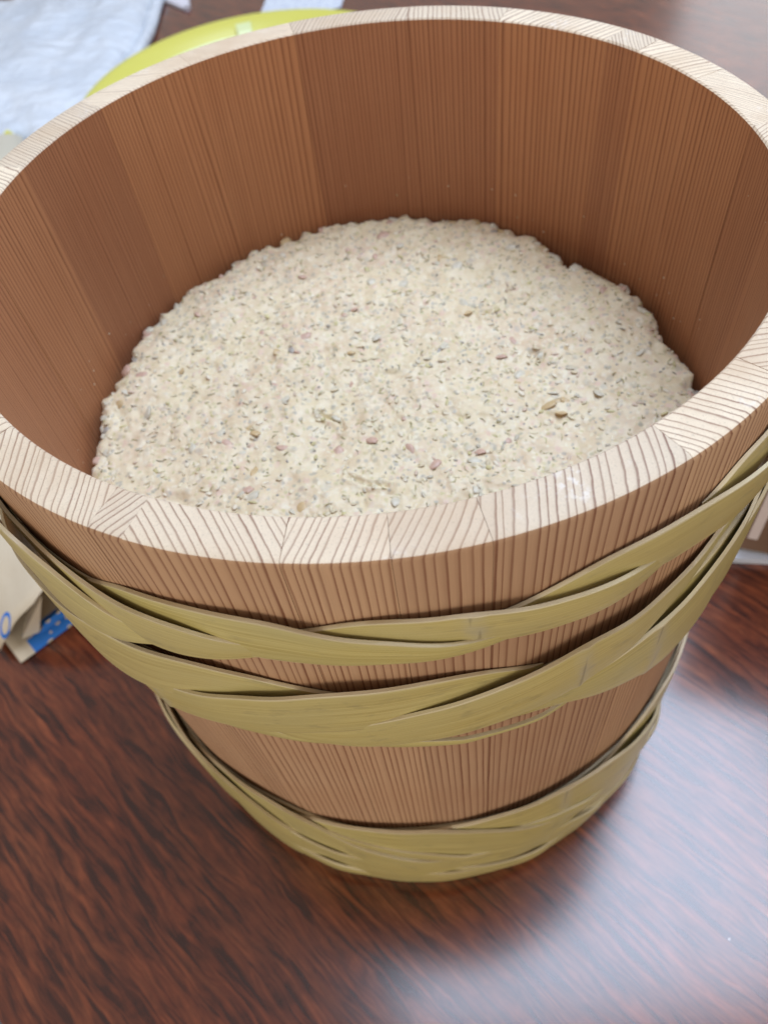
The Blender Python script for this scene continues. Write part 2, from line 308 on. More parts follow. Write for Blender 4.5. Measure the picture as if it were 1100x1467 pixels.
# middle hoop
mid = ring('hoop', 236, 242, -0.0001, 0.0006)
MID = {
 'C1': ([(-180, 240), (-160, 252), (-145, 257), (-131, 257), (-124, 256.5), (-116.7, 257), (-110.4, 253.6), (-105, 250.5), (-100, 246)],
        [(-180, 226), (-160, 222), (-145, 217), (-131, 214), (-122.8, 224), (-115.5, 235), (-110.4, 238), (-103.1, 242), (-100, 244)]),
 'C2': ([(-150, 210), (-140, 214), (-130, 217), (-122.5, 229.7), (-115.5, 239.4), (-111.6, 244.7), (-103.3, 252.3), (-98.4, 255.3), (-92.2, 256), (-87.6, 255.4), (-83, 251.5), (-76, 244)],
        [(-150, 202), (-140, 198), (-130, 197), (-127.1, 199), (-118.6, 212), (-114.3, 216), (-107, 222), (-101.5, 225.5), (-96.2, 229), (-91.1, 230), (-83, 237), (-76, 242)]),
 'C3': ([(-117, 214.6), (-112.6, 217.8), (-107.4, 222.0), (-101.6, 226.5), (-96.2, 233.4), (-91, 239.8), (-86.1, 244.2), (-79.6, 249.1), (-76.4, 251.7), (-71.3, 255.6), (-65.7, 256.6), (-61.6, 257.3), (-57.2, 258.1), (-50, 259), (-42, 258)],
        [(-117, 212.4), (-110.2, 211.2), (-106.3, 210.9), (-100.7, 211.1), (-97, 213), (-91.6, 216.3), (-84.5, 220.5), (-81, 221.5), (-77.4, 224), (-71.9, 227), (-68.2, 232), (-64.2, 235.5), (-60.1, 241), (-55.7, 246), (-50, 252), (-42, 256)]),
 'C4': ([(-142, 205), (-126.2, 206.8), (-120.5, 211.6), (-115.8, 212.5), (-110.1, 208.9), (-106.2, 209.5), (-100.6, 211.4), (-95.1, 213), (-91.6, 212.6), (-86.4, 211.6), (-81, 210.2), (-75.3, 209.6), (-69, 211.2)],
        [(-142, 196), (-128.2, 194.6), (-122.5, 197.1), (-115, 201.9), (-108.6, 204.7), (-102.7, 207.2), (-97.2, 207.9), (-92.7, 207.6), (-88.2, 208), (-82.8, 208.4), (-75.3, 207.6), (-69, 209.2)]),
 'C5': ([(-88, 222), (-80.9, 223.2), (-77.3, 225.6), (-71.8, 228.6), (-68, 232.4), (-61.7, 236.5), (-57.2, 240.5), (-52, 247), (-47, 254), (-38, 259), (-25, 257)],
        [(-88, 216.5), (-82.6, 216.5), (-78.9, 217), (-75.1, 216.4), (-70.6, 212), (-63.9, 205), (-56.5, 198), (-50, 200), (-44, 205), (-38, 213), (-25, 245)]),
 'C6': ([(-60, 214), (-54, 226), (-48, 238), (-42, 244), (-30, 255), (-10, 258), (8, 256)],
        [(-60, 207), (-54, 202), (-48, 199), (-42, 197), (-30, 204), (-10, 226), (8, 252)])}
for k, (tp, bt) in MID.items():
    lf = [(-150, 0.003), (-125, 0.001), (-110, 0)] if k == 'C1' else [(-98, 0), (-86, 0.0034), (-76, 0.0026), (-69, 0.0002)] if k == 'C4' else None
    strip(mid, tp, bt, node={'C2': -128, 'C3': -72, 'C5': -60}.get(k), off0=0.0002 if k != 'C4' else 0.0, off1=0.0046 if k not in ('C4',) else 0.0012, lift=lf, bump=True)
for rot in (76, 130, 184, 238): strip(mid, *MID['C3'], rot=rot, bump=True); strip(mid, *MID['C5'], rot=rot - 12, bump=True)
strip(mid, [(-64, 232), (-56, 246), (-48, 252), (-20, 252), (0, 250)], [(-64, 222), (-56, 208), (-48, 204), (-20, 208), (0, 230)], 0.0001, 0.0001, th=0.0026, lean=0)
strip(mid, [(-190, 236), (-160, 246), (-145, 250), (-128, 250)], [(-190, 226), (-160, 216), (-145, 210), (-128, 220)], 0.0001, 0.0001, th=0.0026, lean=0)
# bottom hoop
low = ring('hoop', 1.0, 30, 0.0004, 0.0042)
strip(low, [(a, 94 - 4 * math.sin(a)) for a in range(-180, 181, 15)], [(a, 36) for a in range(-180, 181, 15)], 0.0001, 0.0001, th=0.0014, lean=0)
LOW = {
 'L1': ([(-190, 92), (-175, 103), (-160, 105), (-148, 97), (-140, 82), (-132, 62), (-124, 44)], [(-190, 88), (-170, 58), (-152, 36), (-142, 30), (-132, 34), (-124, 41)]),
 'L2': ([(-172, 80), (-152, 99), (-140, 104), (-132, 101), (-125, 88), (-120, 68), (-113, 48), (-105, 34)], [(-172, 76), (-150, 54), (-140, 34), (-131, 20), (-124, 13), (-116, 18), (-105, 31)]),
 'L3': ([(-146, 90), (-137, 100), (-131, 104.5), (-124, 106.5), (-116, 98.5), (-112, 91), (-108, 79), (-103, 69), (-98, 62), (-88, 51), (-76, 40)], [(-146, 86), (-136, 70), (-127, 50), (-121, 34), (-117, 20), (-108, 14), (-102, 16), (-88, 29), (-76, 37)]),
 'L4': ([(-123, 84), (-116, 93), (-107, 99.5), (-100, 102.2), (-92, 103), (-85, 96), (-77, 82), (-71, 70), (-62, 60), (-52, 52)], [(-123, 80), (-113, 62), (-109, 55), (-101, 44), (-95, 39), (-89, 34), (-82, 30), (-73, 32), (-62, 42), (-52, 49)]),
 'L5': ([(-101, 86), (-95, 93), (-88, 101), (-83, 103.5), (-72, 104.5), (-66, 106), (-58, 104), (-50, 97), (-42, 82), (-30, 60)], [(-101, 82), (-85, 70), (-76, 58), (-67, 50), (-56, 42), (-46, 42), (-30, 57)]),
 'L6': ([(-64, 86), (-57, 96), (-50, 104), (-42, 107), (-20, 104), (-5, 86), (10, 62)], [(-64, 82), (-50, 72), (-40, 60), (-20, 44), (-5, 44), (10, 59)]),
 'L7': ([(-130, 8), (-112, 16), (-98, 30), (-90, 34), (-82, 32), (-73, 30), (-64, 40), (-55, 46), (-40, 34), (-24, 10)], [(-130, 2.0), (-112, 2.0), (-98, 2.0), (-90, 2.0), (-82, 2.0), (-73, 2), (-64, 2), (-55, 2), (-40, 2.0), (-24, 2.0)])}
for k, (tp, bt) in LOW.items():
    strip(low, tp, bt, off0=0.0016 if k != 'L7' else 0.0030, off1=0.0036 if k in ('L7', 'L6') else 0.0068, th=0.0014, node=-68 if k == 'L5' else None)
for (ta, za, tb, zb_) in ((-150, 60, -98, 10), (-128, 62, -74, 14), (-96, 72, -44, 20), (-78, 44, -36, 22), (-110, 40, -60, 12), (-140, 84, -100, 44), (-112, 88, -76, 46), (-90, 92, -52, 56), (-66, 84, -30, 40)):
    n_ = 9; mid_ = [(ta + (tb - ta) * i / n_, za + (zb_ - za) * (i / n_) ** 0.8, (6.5 if za < 80 else 5.0) * math.sin(math.pi * (0.04 + 0.92 * i / n_)) ** 0.6) for i in range(n_ + 1)]
    strip(low, [(a, z + h) for a, z, h in mid_], [(a, max(2.0, z - h)) for a, z, h in mid_], off0=0.0034, off1=0.0072, th=0.0012)
for rot in (62, 100, 140, 180): strip(low, *LOW['L5'], off0=0.001, off1=0.0052, rot=rot, th=0.0018); strip(low, *LOW['L3'], off0=0.001, off1=0.0050, rot=rot + 40, th=0.0018)

# ------------------------------------------------------------------ the mash inside
ZC = 0.2186
mash = empty('bran_mash', 'coarse cream coloured rice bran mash packed inside the cedar tub', 'mash', (0, 0, 0))
def edge_radius(th):
    base = Ro(ZC) - TW - 0.0004
    d = math.degrees(th) % 360
    n1 = noise.noise(Vector((math.cos(th) * 6, math.sin(th) * 6, 1.3))); n2 = noise.noise(Vector((math.cos(th) * 22, math.sin(th) * 22, 4.3))); n3 = noise.noise(Vector((math.cos(th) * 60, math.sin(th) * 60, 9.3)))
    gap = 0.0055 * math.exp(-((d - 38) / 17) ** 2) + 0.0035 * math.exp(-((d - 12) / 14) ** 2)
    return base - max(0, gap + 0.0022 + 0.0034 * n1 + 0.0030 * n2 + 0.0009 * n3)
cracks = [[(-0.020, -0.038), (-0.012, -0.044), (-0.004, -0.046)], [(-0.03, 0.0), (-0.022, -0.006), (-0.02, -0.012)], [(0.05, 0.045), (0.062, 0.052), (0.07, 0.05)]]
def seg_d(x, y, pts):
    b = 1e9
    for (ax, ay), (bx, by) in zip(pts[:-1], pts[1:]):
        dx, dy = bx - ax, by - ay; t = max(0, min(1, ((x - ax) * dx + (y - ay) * dy) / (dx * dx + dy * dy)))
        b = min(b, math.hypot(x - ax - t * dx, y - ay - t * dy))
    return b
def mash_h(x, y, fine=True):
    p = Vector((x, y, 0))
    h = 0.0022 * noise.noise(p * 22) + 0.0017 * noise.noise(p * 60 + Vector((3, 1, 0)))
    h += 0.0010 * noise.noise(p * 170) + (0.00055 * noise.noise(p * 380) + 0.00014 * noise.noise(p * 900) if fine else 0)
    pit = noise.noise(p * 95 + Vector((7, 2, 5))); h -= 0.0028 * max(0, pit - 0.42) * 2
    for c in cracks:
        d = seg_d(x, y, c) + 0.0006 * noise.noise(p * 300)
        if d < 0.004: h += 0.0012 * math.exp(-((d - 0.0018) / 0.0013) ** 2) - 0.0022 * math.exp(-(d / 0.0007) ** 2)
    r = math.hypot(x, y); er = edge_radius(math.atan2(y, x)); e = er - r
    if e < 0.009:
        k = max(0, 1 - e / 0.009); h -= 0.0030 * k ** 3
        h += 0.0032 * k * noise.noise(p * 150 + Vector((1, 1, 8)))
    return ZC + h + 0.045 * y
def mash_material():
    t = NT('bran_paste'); p = t.pos()
    a = t.noise(p, 38, 3, 0.55); b = t.noise(p, 130, 3, 0.55); c0 = t.noise(p, 620, 3, 0.6)
    c = t.mix(t.ramp(a, [(0.38, 0.0), (0.64, 1.0)]), (0.72, 0.61, 0.39), (0.68, 0.535, 0.355))
    c = t.mix(t.ramp(b, [(0.40, 0.0), (0.62, 0.8)]), c, (0.785, 0.69, 0.48))
    wv = t.n('ShaderNodeVectorMath', operation='ADD'); t.put(wv.inputs[0], p)
    wn = t.n('ShaderNodeTexNoise'); t.put(wn.inputs['Vector'], p); wn.inputs['Scale'].default_value = 240; t.put(wv.inputs[1], t.vmul(wn.outputs['Color'], (0.0030, 0.0030, 0.0030)))
    hs = []
    for sc, amt, pal in ((250, 0.72, ((0.80, 0.73, 0.55), (0.70, 0.50, 0.38), (0.52, 0.47, 0.34))), (430, 0.80, ((0.80, 0.73, 0.53), (0.56, 0.50, 0.25), (0.42, 0.39, 0.31)))):
        v = t.n('ShaderNodeTexVoronoi'); t.put(v.inputs['Vector'], wv.outputs[0]); v.inputs['Scale'].default_value = sc
        r = t.sep(v.outputs['Color']); soft = t.ramp(v.outputs['Distance'], [(0.22, 1.0), (0.52, 0.0)])
        for ch, (lo, col_) in enumerate(zip((0.52, 0.74, 0.76), pal)):
            c = t.mix(t.math('MULTIPLY', t.math('MULTIPLY', t.ramp(r[ch], [(lo, 0.0), (lo + 0.10, 1.0)]), soft), amt), c, col_)
        hs.append(t.math('MULTIPLY', soft, r[0]))
    c = t.mix(t.ramp(c0, [(0.60, 0.0), (0.78, 0.16)]), c, (0.45, 0.38, 0.24))
    t.bump(t.math('ADD', t.math('ADD', hs[0], t.math('MULTIPLY', hs[1], 0.7)), t.math('MULTIPLY', c0, 0.35)), 0.35, 0.0007)
    return t.set(Base_Color=c, Roughness=0.46, Specular_IOR_Level=0.38, Subsurface_Weight=0.12, Subsurface_Radius=(0.004, 0.003, 0.0015), Subsurface_Scale=0.5)
mm = mash_material()
def build_mash():
    nr, nt = 132, 560
    V = [(0, 0, mash_h(0, 0))]
    for i in range(1, nr + 1):
        f = i / nr
        for k in range(nt):
            th = 2 * math.pi * k / nt; r = edge_radius(th) * f; x, y = r * math.cos(th), r * math.sin(th)
            V.append((x, y, mash_h(x, y)))
    for k in range(nt):
        th = 2 * math.pi * k / nt; r = edge_radius(th); V.append((r * math.cos(th), r * math.sin(th), ZC - 0.018))
    for k in range(nt):
        th = 2 * math.pi * k / nt; r = Ro(0.04) - TW - 0.001; V.append((r * math.cos(th), r * math.sin(th), 0.031))
    F = [(0, 1 + k, 1 + (k + 1) % nt) for k in range(nt)]
    for i in range(nr + 1):
        a, b = 1 + i * nt, 1 + (i + 1) * nt
        F += [(a + k, b + k, b + (k + 1) % nt, a + (k + 1) % nt) for k in range(nt)]
    mesh_obj('mash_body', V, F, mm, mash)
build_mash()
def grain_material():
    t = NT('rice_grains'); c = t.attr('tint').outputs['Color']
    n = t.noise(t.pos(), 900, 3)
    c = t.mix(t.ramp(n, [(0.35, 0.28), (0.65, 0.0)]), c, (0.55, 0.48, 0.33))
    return t.set(Base_Color=c, Roughness=0.5, Specular_IOR_Level=0.35)
gm = grain_material()
def ell_template(nu=7, nv=4):
    v = [(0, 0, -1)]
    for j in range(1, nv):
        p = math.pi * j / nv
        for i in range(nu): v.append((math.sin(p) * math.cos(2 * math.pi * i / nu), math.sin(p) * math.sin(2 * math.pi * i / nu), -math.cos(p)))
    v.append((0, 0, 1)); f = []
    for i in range(nu):
        f.append((0, 1 + (i + 1) % nu, 1 + i)); L = 1 + (nv - 2) * nu; f.append((L + i, L + (i + 1) % nu, len(v) - 1))
        for j in range(nv - 2): a = 1 + j * nu; f.append((a + i, a + (i + 1) % nu, a + nu + (i + 1) % nu, a + nu + i))
    return np.array([(z, x, y) for x, y, z in v]), f    # long axis x
def rand_pts(n, rs, lim=0.992):
    out = []
    while len(out) < n:
        x, y = rs.uniform(-.14, .14, 2)
        if math.hypot(x, y) < edge_radius(math.atan2(y, x)) * lim: out.append((x, y))
    return out
def scatter(name, n, seed, size, tints, wts, sink, tiltd, bend=0.0):
    rs = np.random.RandomState(seed); tv, tf = ell_template(); nv = len(tv)
    VV, TT = [], []; tints = np.array(tints)
    for x, y in rand_pts(n, rs):
        L, W_, T_ = size(rs); q = tv * np.array((L, W_, T_)) * 0.5
        if bend: q[:, 1] += bend * L * ((tv[:, 0]) ** 2 - 0.4) * rs.uniform(-1, 1)
        az, ti, ro = rs.uniform(0, 6.283), rs.normal(0, tiltd), rs.uniform(-0.5, 0.5)
        M = Matrix.Rotation(az, 3, 'Z') @ Matrix.Rotation(ti, 3, 'Y') @ Matrix.Rotation(ro, 3, 'X')
        q = q @ np.array(M).T + np.array((x, y, mash_h(x, y, False) + sink * T_ * rs.uniform(-0.6, 1.0)))
        VV.append(q); tc = tints[rs.choice(len(tints), p=np.array(wts) / sum(wts))] * rs.uniform(0.88, 1.08)
        TT.append(np.tile(np.append(tc, 1), (nv, 1)))
    VV = np.concatenate(VV); TT = np.concatenate(TT)
    F = [tuple(i + k * nv for i in f) for k in range(n) for f in tf]
    o = mesh_obj(name, VV.tolist(), F, gm, mash); o['kind'] = 'stuff'; set_attr(o.data, 'tint', 'FLOAT_COLOR', TT)
cream = [(0.74, 0.66, 0.45), (0.69, 0.59, 0.39), (0.78, 0.71, 0.54), (0.67, 0.53, 0.40), (0.56, 0.52, 0.40), (0.60, 0.54, 0.27)]
scatter('rice_grains', 1500, 1, lambda r: (r.uniform(.0020, .0044), r.uniform(.0013, .0024), r.uniform(.0006, .0010)), cream, [5, 4, 4, 2.0, 2, 1.3], -0.30, 0.08)
scatter('bran_husks', 800, 2, lambda r: (r.uniform(.0018, .0046), r.uniform(.0004, .0008), r.uniform(.0003, .0006)), [(0.27, 0.24, 0.10), (0.38, 0.34, 0.15), (0.20, 0.18, 0.12), (0.50, 0.45, 0.22)], [2, 3, 1, 4], 0.15, 0.18, 0.35)
scatter('grain_specks', 520, 3, lambda r: (r.uniform(.0010, .0020), r.uniform(.0008, .0013), r.uniform(.0005, .0009)), [(0.33, 0.31, 0.27), (0.42, 0.37, 0.22), (0.50, 0.46, 0.40), (0.22, 0.20, 0.17)], [3, 2, 3, 1], -0.25, 0.1)
def wall_crumbs():
    rs = np.random.RandomState(21); tv, tf = ell_template(6, 3); nv = len(tv); VV, TT, n = [], [], 70
    for k in range(n):
        th = rs.uniform(0, 6.283); z = ZC + 0.006 * math.sin(th) + abs(rs.normal(0, 0.010)) if k < 58 else rs.uniform(ZC, H - 0.01); r = Ro(z) - TW - 0.0001
        sz = rs.uniform(.0005, .0015) * (0.85 if k < 58 else 0.45); q = tv * np.array((sz, sz * rs.uniform(.5, .9), sz * 0.35)) * 0.5
        M = Matrix.Rotation(th, 3, 'Z') @ Matrix.Rotation(-math.pi / 2, 3, 'Y') @ Matrix.Rotation(rs.uniform(0, 6.28), 3, 'Z')
        VV.append(q @ np.array(M).T + np.array((r * math.cos(th), r * math.sin(th), z))); TT.append(np.tile((0.66, 0.58, 0.42, 1) if rs.rand() < .8 else (0.4, 0.3, 0.16, 1), (nv, 1)))
    o = mesh_obj('wall_crumbs', np.concatenate(VV).tolist(), [tuple(i + k * nv for i in f) for k in range(n) for f in tf], gm, mash); o['kind'] = 'stuff'; set_attr(o.data, 'tint', 'FLOAT_COLOR', np.concatenate(TT))
wall_crumbs()
# larger bits that can be told apart
def chunk_meshes():
    out = []
    for s in range(6):
        bm = bmesh.new(); bmesh.ops.create_icosphere(bm, subdivisions=2, radius=1)
        for v in bm.verts:
            n = noise.noise(v.co * 1.3 + Vector((s * 5, 0, 0))); v.co *= 1 + 0.34 * n; v.co.z *= 0.55
        me = bpy.data.meshes.new('chunk'); bm.to_mesh(me); bm.free()
        me.polygons.foreach_set('use_smooth', [True] * len(me.polygons)); out.append(me)
    return out
def chunk_mat(name, c):
    t = NT(name); n = t.noise(t.pos(), 600, 3); k = t.mix(t.ramp(n, [(0.35, 0.4), (0.65, 0.0)]), c, tuple(x * 0.62 for x in c))
    t.bump(n, 0.3, 0.0004); return t.set(Base_Color=k, Roughness=0.42)
cms = chunk_meshes(); cmats = [chunk_mat('chunk_pink', (0.62, 0.42, 0.31)), chunk_mat('chunk_cream', (0.68, 0.63, 0.48)), chunk_mat('chunk_tan', (0.62, 0.46, 0.24)), chunk_mat('chunk_grey', (0.40, 0.36, 0.30))]
rs = np.random.RandomState(11)
cm_by = {}
for i, me in enumerate(cms):
    for j, mt in enumerate(cmats):
        c = me.copy(); c.materials.append(mt); cm_by[i, j] = c
for x, y in rand_pts(170, rs, 0.985):
    j = rs.choice(4, p=[.28, .48, .14, .10]); sz = rs.uniform(.0013, .0028) * (0.75 if j == 3 else 1)
    o = bpy.data.objects.new('chunk', cm_by[rs.randint(6), j]); col.objects.link(o); o.parent = mash
    o.location = (x, y, mash_h(x, y, False) + sz * rs.uniform(-0.38, -0.08)); o.rotation_euler = (rs.normal(0, .3), rs.normal(0, .3), rs.uniform(0, 6.28)); o.scale = (sz * rs.uniform(1, 1.6), sz, sz * 0.6)
# crumbly lumps along the wall
for k in range(150):
    th = rs.uniform(0, 6.283); r = edge_radius(th) - rs.uniform(0.001, 0.004); j = rs.choice(4, p=[.16, .66, .14, .04]); sz = rs.uniform(.0010, .0030)
    o = bpy.data.objects.new('chunk', cm_by[rs.randint(6), j]); col.objects.link(o); o.parent = mash
    x, y = r * math.cos(th), r * math.sin(th); o.location = (x, y, ZC + 0.045 * y - 0.0026 + rs.uniform(-.0012, .0012)); o.rotation_euler = (rs.normal(0, .22), rs.normal(0, .22), th + math.pi / 2 + rs.normal(0, .35)); o.scale = (sz * rs.uniform(1.1, 2.0), sz * rs.uniform(0.8, 1.3), sz * 0.75)

# ------------------------------------------------------------------ things around the tub
# --- white crumpled bag
def build_bag():
    t = NT('white_plastic_film'); p = t.pos(); n = t.noise(p, 18, 4, 0.6)
    t.bump(t.noise(t.vmul(p, (1, 2.2, 1)), 22, 5, 0.6, 1.5), 0.6, 0.015)
    m = t.set(Base_Color=t.mix(t.ramp(n, [(0.3, 0.0), (0.7, 1.0)]), (0.74, 0.82, 0.92), (0.82, 0.87, 0.93)), Roughness=0.24, Specular_IOR_Level=0.6)
    root = empty('plastic_bag', 'white crumpled plastic bag lying flat beside the yellow tray', 'bag', (-0.53, 0.965, 0))
    nu, nv = 90, 90; V = []; hx, hy, hz = 0.25, 0.22, 0.032
    ca, sa = math.cos(R(-5.7)), math.sin(R(-5.7))
    def pt(u, v, top):
        bx = math.copysign(abs(u) ** 1.0, u) * hx; by = v * hy
        wob = 0.012 * noise.noise(Vector((u * 2.2, v * 2.2, 2))); bx += wob; by += 0.014 * noise.noise(Vector((u * 2.5, v * 2.5, 5)))
        e = (1 - abs(u) ** 7) * (1 - abs(v) ** 7); e = max(e, 0)
        q = Vector((bx, by, 0)); cr_ = abs(noise.noise(q * 9)) * 0.016 + abs(noise.noise(Vector((bx * 22, by * 9, 3)))) * 0.008 + abs(noise.noise(q * 40)) * 0.003
        z = (hz - cr_) * e ** 0.4 + 0.002 if top else 0.001
        return (bx * ca - by * sa, bx * sa + by * ca, max(z, 0.001))
    for top in (1, 0):
        for j in range(nv + 1):
            for i in range(nu + 1): V.append(pt(-1 + 2 * i / nu, -1 + 2 * j / nv, top))
    W_ = nu + 1; N = W_ * (nv + 1); F = []
    for j in range(nv):
        for i in range(nu):
            a = j * W_ + i; F.append((a, a + 1, a + W_ + 1, a + W_)); F.append((N + a, N + a + W_, N + a + W_ + 1, N + a + 1))
    bo = [i for i in range(W_)] + [j * W_ + nu for j in range(1, nv + 1)] + [nv * W_ + i for i in range(nu - 1, -1, -1)] + [j * W_ for j in range(nv - 1, 0, -1)]
    for k in range(len(bo)): a, b = bo[k], bo[(k + 1) % len(bo)]; F.append((b, a, N + a, N + b))
    mesh_obj('film', V, F, m, root)
    # sealed seam along the right side
    V = []
    for j in range(41):
        v = -1 + j / 20; a = pt(1, v, 0); b = 0.014 + 0.005 * noise.noise(Vector((v * 3, 1, 1)))
        for d, z in ((-0.004, 0.010), (b * 0.5, 0.012 + 0.004 * math.sin(v * 9)), (b, 0.004)): V.append((a[0] + d * ca, a[1] + d * sa, z))
    F = [(j * 3 + i, j * 3 + i + 1, j * 3 + i + 4, j * 3 + i + 3) for j in range(40) for i in range(2)]
    s = mesh_obj('seam', V, F, m, root); md = s.modifiers.new('thick', 'SOLIDIFY'); md.thickness = 0.0008
build_bag()
def lathe(name, prof, mat, parent, n=96):
    m = len(prof); V = [(r * math.cos(2 * math.pi * k / n), r * math.sin(2 * math.pi * k / n), z) for k in range(n) for r, z in prof]
    F = [(k * m + j, ((k + 1) % n) * m + j, ((k + 1) % n) * m + j + 1, k * m + j + 1) for k in range(n) for j in range(m - 1)]
    o = mesh_obj(name, V, F, mat, parent); o.data.set_sharp_from_angle(angle=R(40)); return o
def build_lid():
    root = empty('plastic_tray', 'round yellow plastic tray with pale green base behind the cedar tub', 'tray', (-0.098, 0.694, 0))
    t = NT('yellow_plastic'); m = t.set(Base_Color=(0.66, 0.63, 0.13), Roughness=0.32, Specular_IOR_Level=0.5, Subsurface_Weight=0.15, Subsurface_Radius=(0.02, 0.02, 0.005))
    t2 = NT('pale_yellow_plastic'); m2 = t2.set(Base_Color=(0.74, 0.80, 0.44), Roughness=0.28, Specular_IOR_Level=0.5, Subsurface_Weight=0.2, Subsurface_Radius=(0.02, 0.02, 0.01))
    lathe('rim', [(0.180, 0.036), (0.186, 0.040), (0.192, 0.0445), (0.201, 0.0487), (0.206, 0.0500), (0.2095, 0.0485), (0.2105, 0.045), (0.204, 0.0455), (0.188, 0.038), (0.180, 0.031)], m, root)
    lathe('base', [(0.0, 0.006), (0.13, 0.006), (0.150, 0.014), (0.1815, 0.0375), (0.1815, 0.032), (0.152, 0.008), (0.135, 0.0008), (0.0, 0.0008)], m2, root)
    g = []
    for a in (R(93), R(99)):
        for r, z in ((0.160, 0.022), (0.162, 0.038), (0.172, 0.0450), (0.188, 0.0480), (0.188, 0.0405), (0.172, 0.030)): g.append((r * math.cos(a), r * math.sin(a), z))
    F = [(i, (i + 1) % 6, 6 + (i + 1) % 6, 6 + i) for i in range(6)] + [tuple(range(6))[::-1], tuple(range(6, 12))]
    mesh_obj('grip_tab', g, F, m2, root, False)
build_lid()
def sheet(name, pts, z, th, mat, parent=None):
    n = len(pts); V = [(x, y, z) for x, y in pts] + [(x, y, z + th) for x, y in pts]
    F = [tuple(range(n))[::-1], tuple(range(n, 2 * n))] + [(i, (i + 1) % n, n + (i + 1) % n, n + i) for i in range(n)]
    return mesh_obj(name, V, F, mat, parent, False)
def paper_mat(name, c):
    t = NT(name); n = t.noise(t.pos(), 60, 3); t.bump(n, 0.2, 0.002); return t.set(Base_Color=t.mix(n, c, tuple(x * 0.92 for x in c)), Roughness=0.6)
# white pointed plastic strip
def build_strip():
    t = NT('white_plastic'); m = t.set(Base_Color=(0.78, 0.76, 0.82), Roughness=0.35)
    L = 0.16; V = []
    for k in range(17):
        f = k / 16; wd = 0.005 + 0.016 * min(1, f * 3); h = 0.004 + 0.003 * math.sin(f * 3)
        V += [(-wd, f * L, 0.001), (-wd * 0.7, f * L, h), (0, f * L, h + 0.002), (wd * 0.7, f * L, h), (wd, f * L, 0.001)]
    F = [(k * 5 + j, (k * 5 + (j + 1) % 5), (k + 1) * 5 + (j + 1) % 5, (k + 1) * 5 + j) for k in range(16) for j in range(5)] + [(0, 1, 2, 3, 4), (84, 83, 82, 81, 80)]
    o = mesh_obj('plastic_spatula', V, F, m); o.location = (-0.214, 1.082, 0); o.rotation_euler = (0, 0, R(22))
    tag(o, 'narrow tapering white plastic spatula end lying past the yellow tray rim', 'spatula')
build_strip()
def build_sheet():
    t = NT('printed_paper'); p = t.pos(); x, y, z = t.sep(p)
    ln = t.math('GREATER_THAN', t.math('FRACT', t.math('MULTIPLY', y, 90)), 0.6); wd = t.math('GREATER_THAN', t.noise(t.vmul(p, (160, 90, 1)), 1, 1), 0.52)
    m = t.set(Base_Color=t.mix(t.math('MULTIPLY', t.math('MULTIPLY', ln, wd), 0.5), (0.72, 0.77, 0.84), (0.36, 0.40, 0.60)), Roughness=0.6)
    o = sheet('paper_sheet', [(-0.112, 0.990), (0.010, 1.010), (0.050, 1.22), (-0.07, 1.24)], 0.0008, 0.0006, m)
    tag(o, 'white printed paper sheet sticking out beyond the yellow tray', 'paper')
build_sheet()
# yellow and beige packet
def build_packet():
    root = empty('snack_packet', 'small beige packet with yellow corners against the white plastic bag', 'packet', (-0.43, 0.672, 0))
    t = NT('beige_wrapper'); m = t.set(Base_Color=(0.62, 0.58, 0.47), Roughness=0.4); t2 = NT('yellow_wrapper'); m2 = t2.set(Base_Color=(0.78, 0.74, 0.05), Roughness=0.35)
    nu, nv = 24, 24; V, F = [], []
    for s in (1, -1):
        for j in range(nv + 1):
            for i in range(nu + 1):
                u, v = -1 + 2 * i / nu, -1 + 2 * j / nv; e = max(0, (1 - u ** 4) * (1 - v ** 4)) ** 0.5
                V.append((u * 0.056, v * 0.042, 0.017 + s * e * (0.016 + 0.003 * noise.noise(Vector((u * 2, v * 2, s)))) + 0.0006 * s))
    N = (nu + 1) * (nv + 1); W_ = nu + 1
    for s in (0, 1):
        for j in range(nv):
            for i in range(nu): a = s * N + j * W_ + i; q = (a, a + 1, a + W_ + 1, a + W_); F.append(q if s == 0 else q[::-1])
    body = mesh_obj('pouch', V, F, m, root); body.rotation_euler = (0, 0, R(20))
    for (cx, cy, d) in ((0.024, 0.054, R(10)), (0.040, -0.016, R(-20))):
        c = [(0, 0.013), (-0.013, -0.008), (0.013, -0.010)]; ca, sa = math.cos(d), math.sin(d)
        sheet('corner_flap', [(cx + x * ca - y * sa, cy + x * sa + y * ca) for x, y in c], 0.020, 0.004, m2, root)
build_packet()

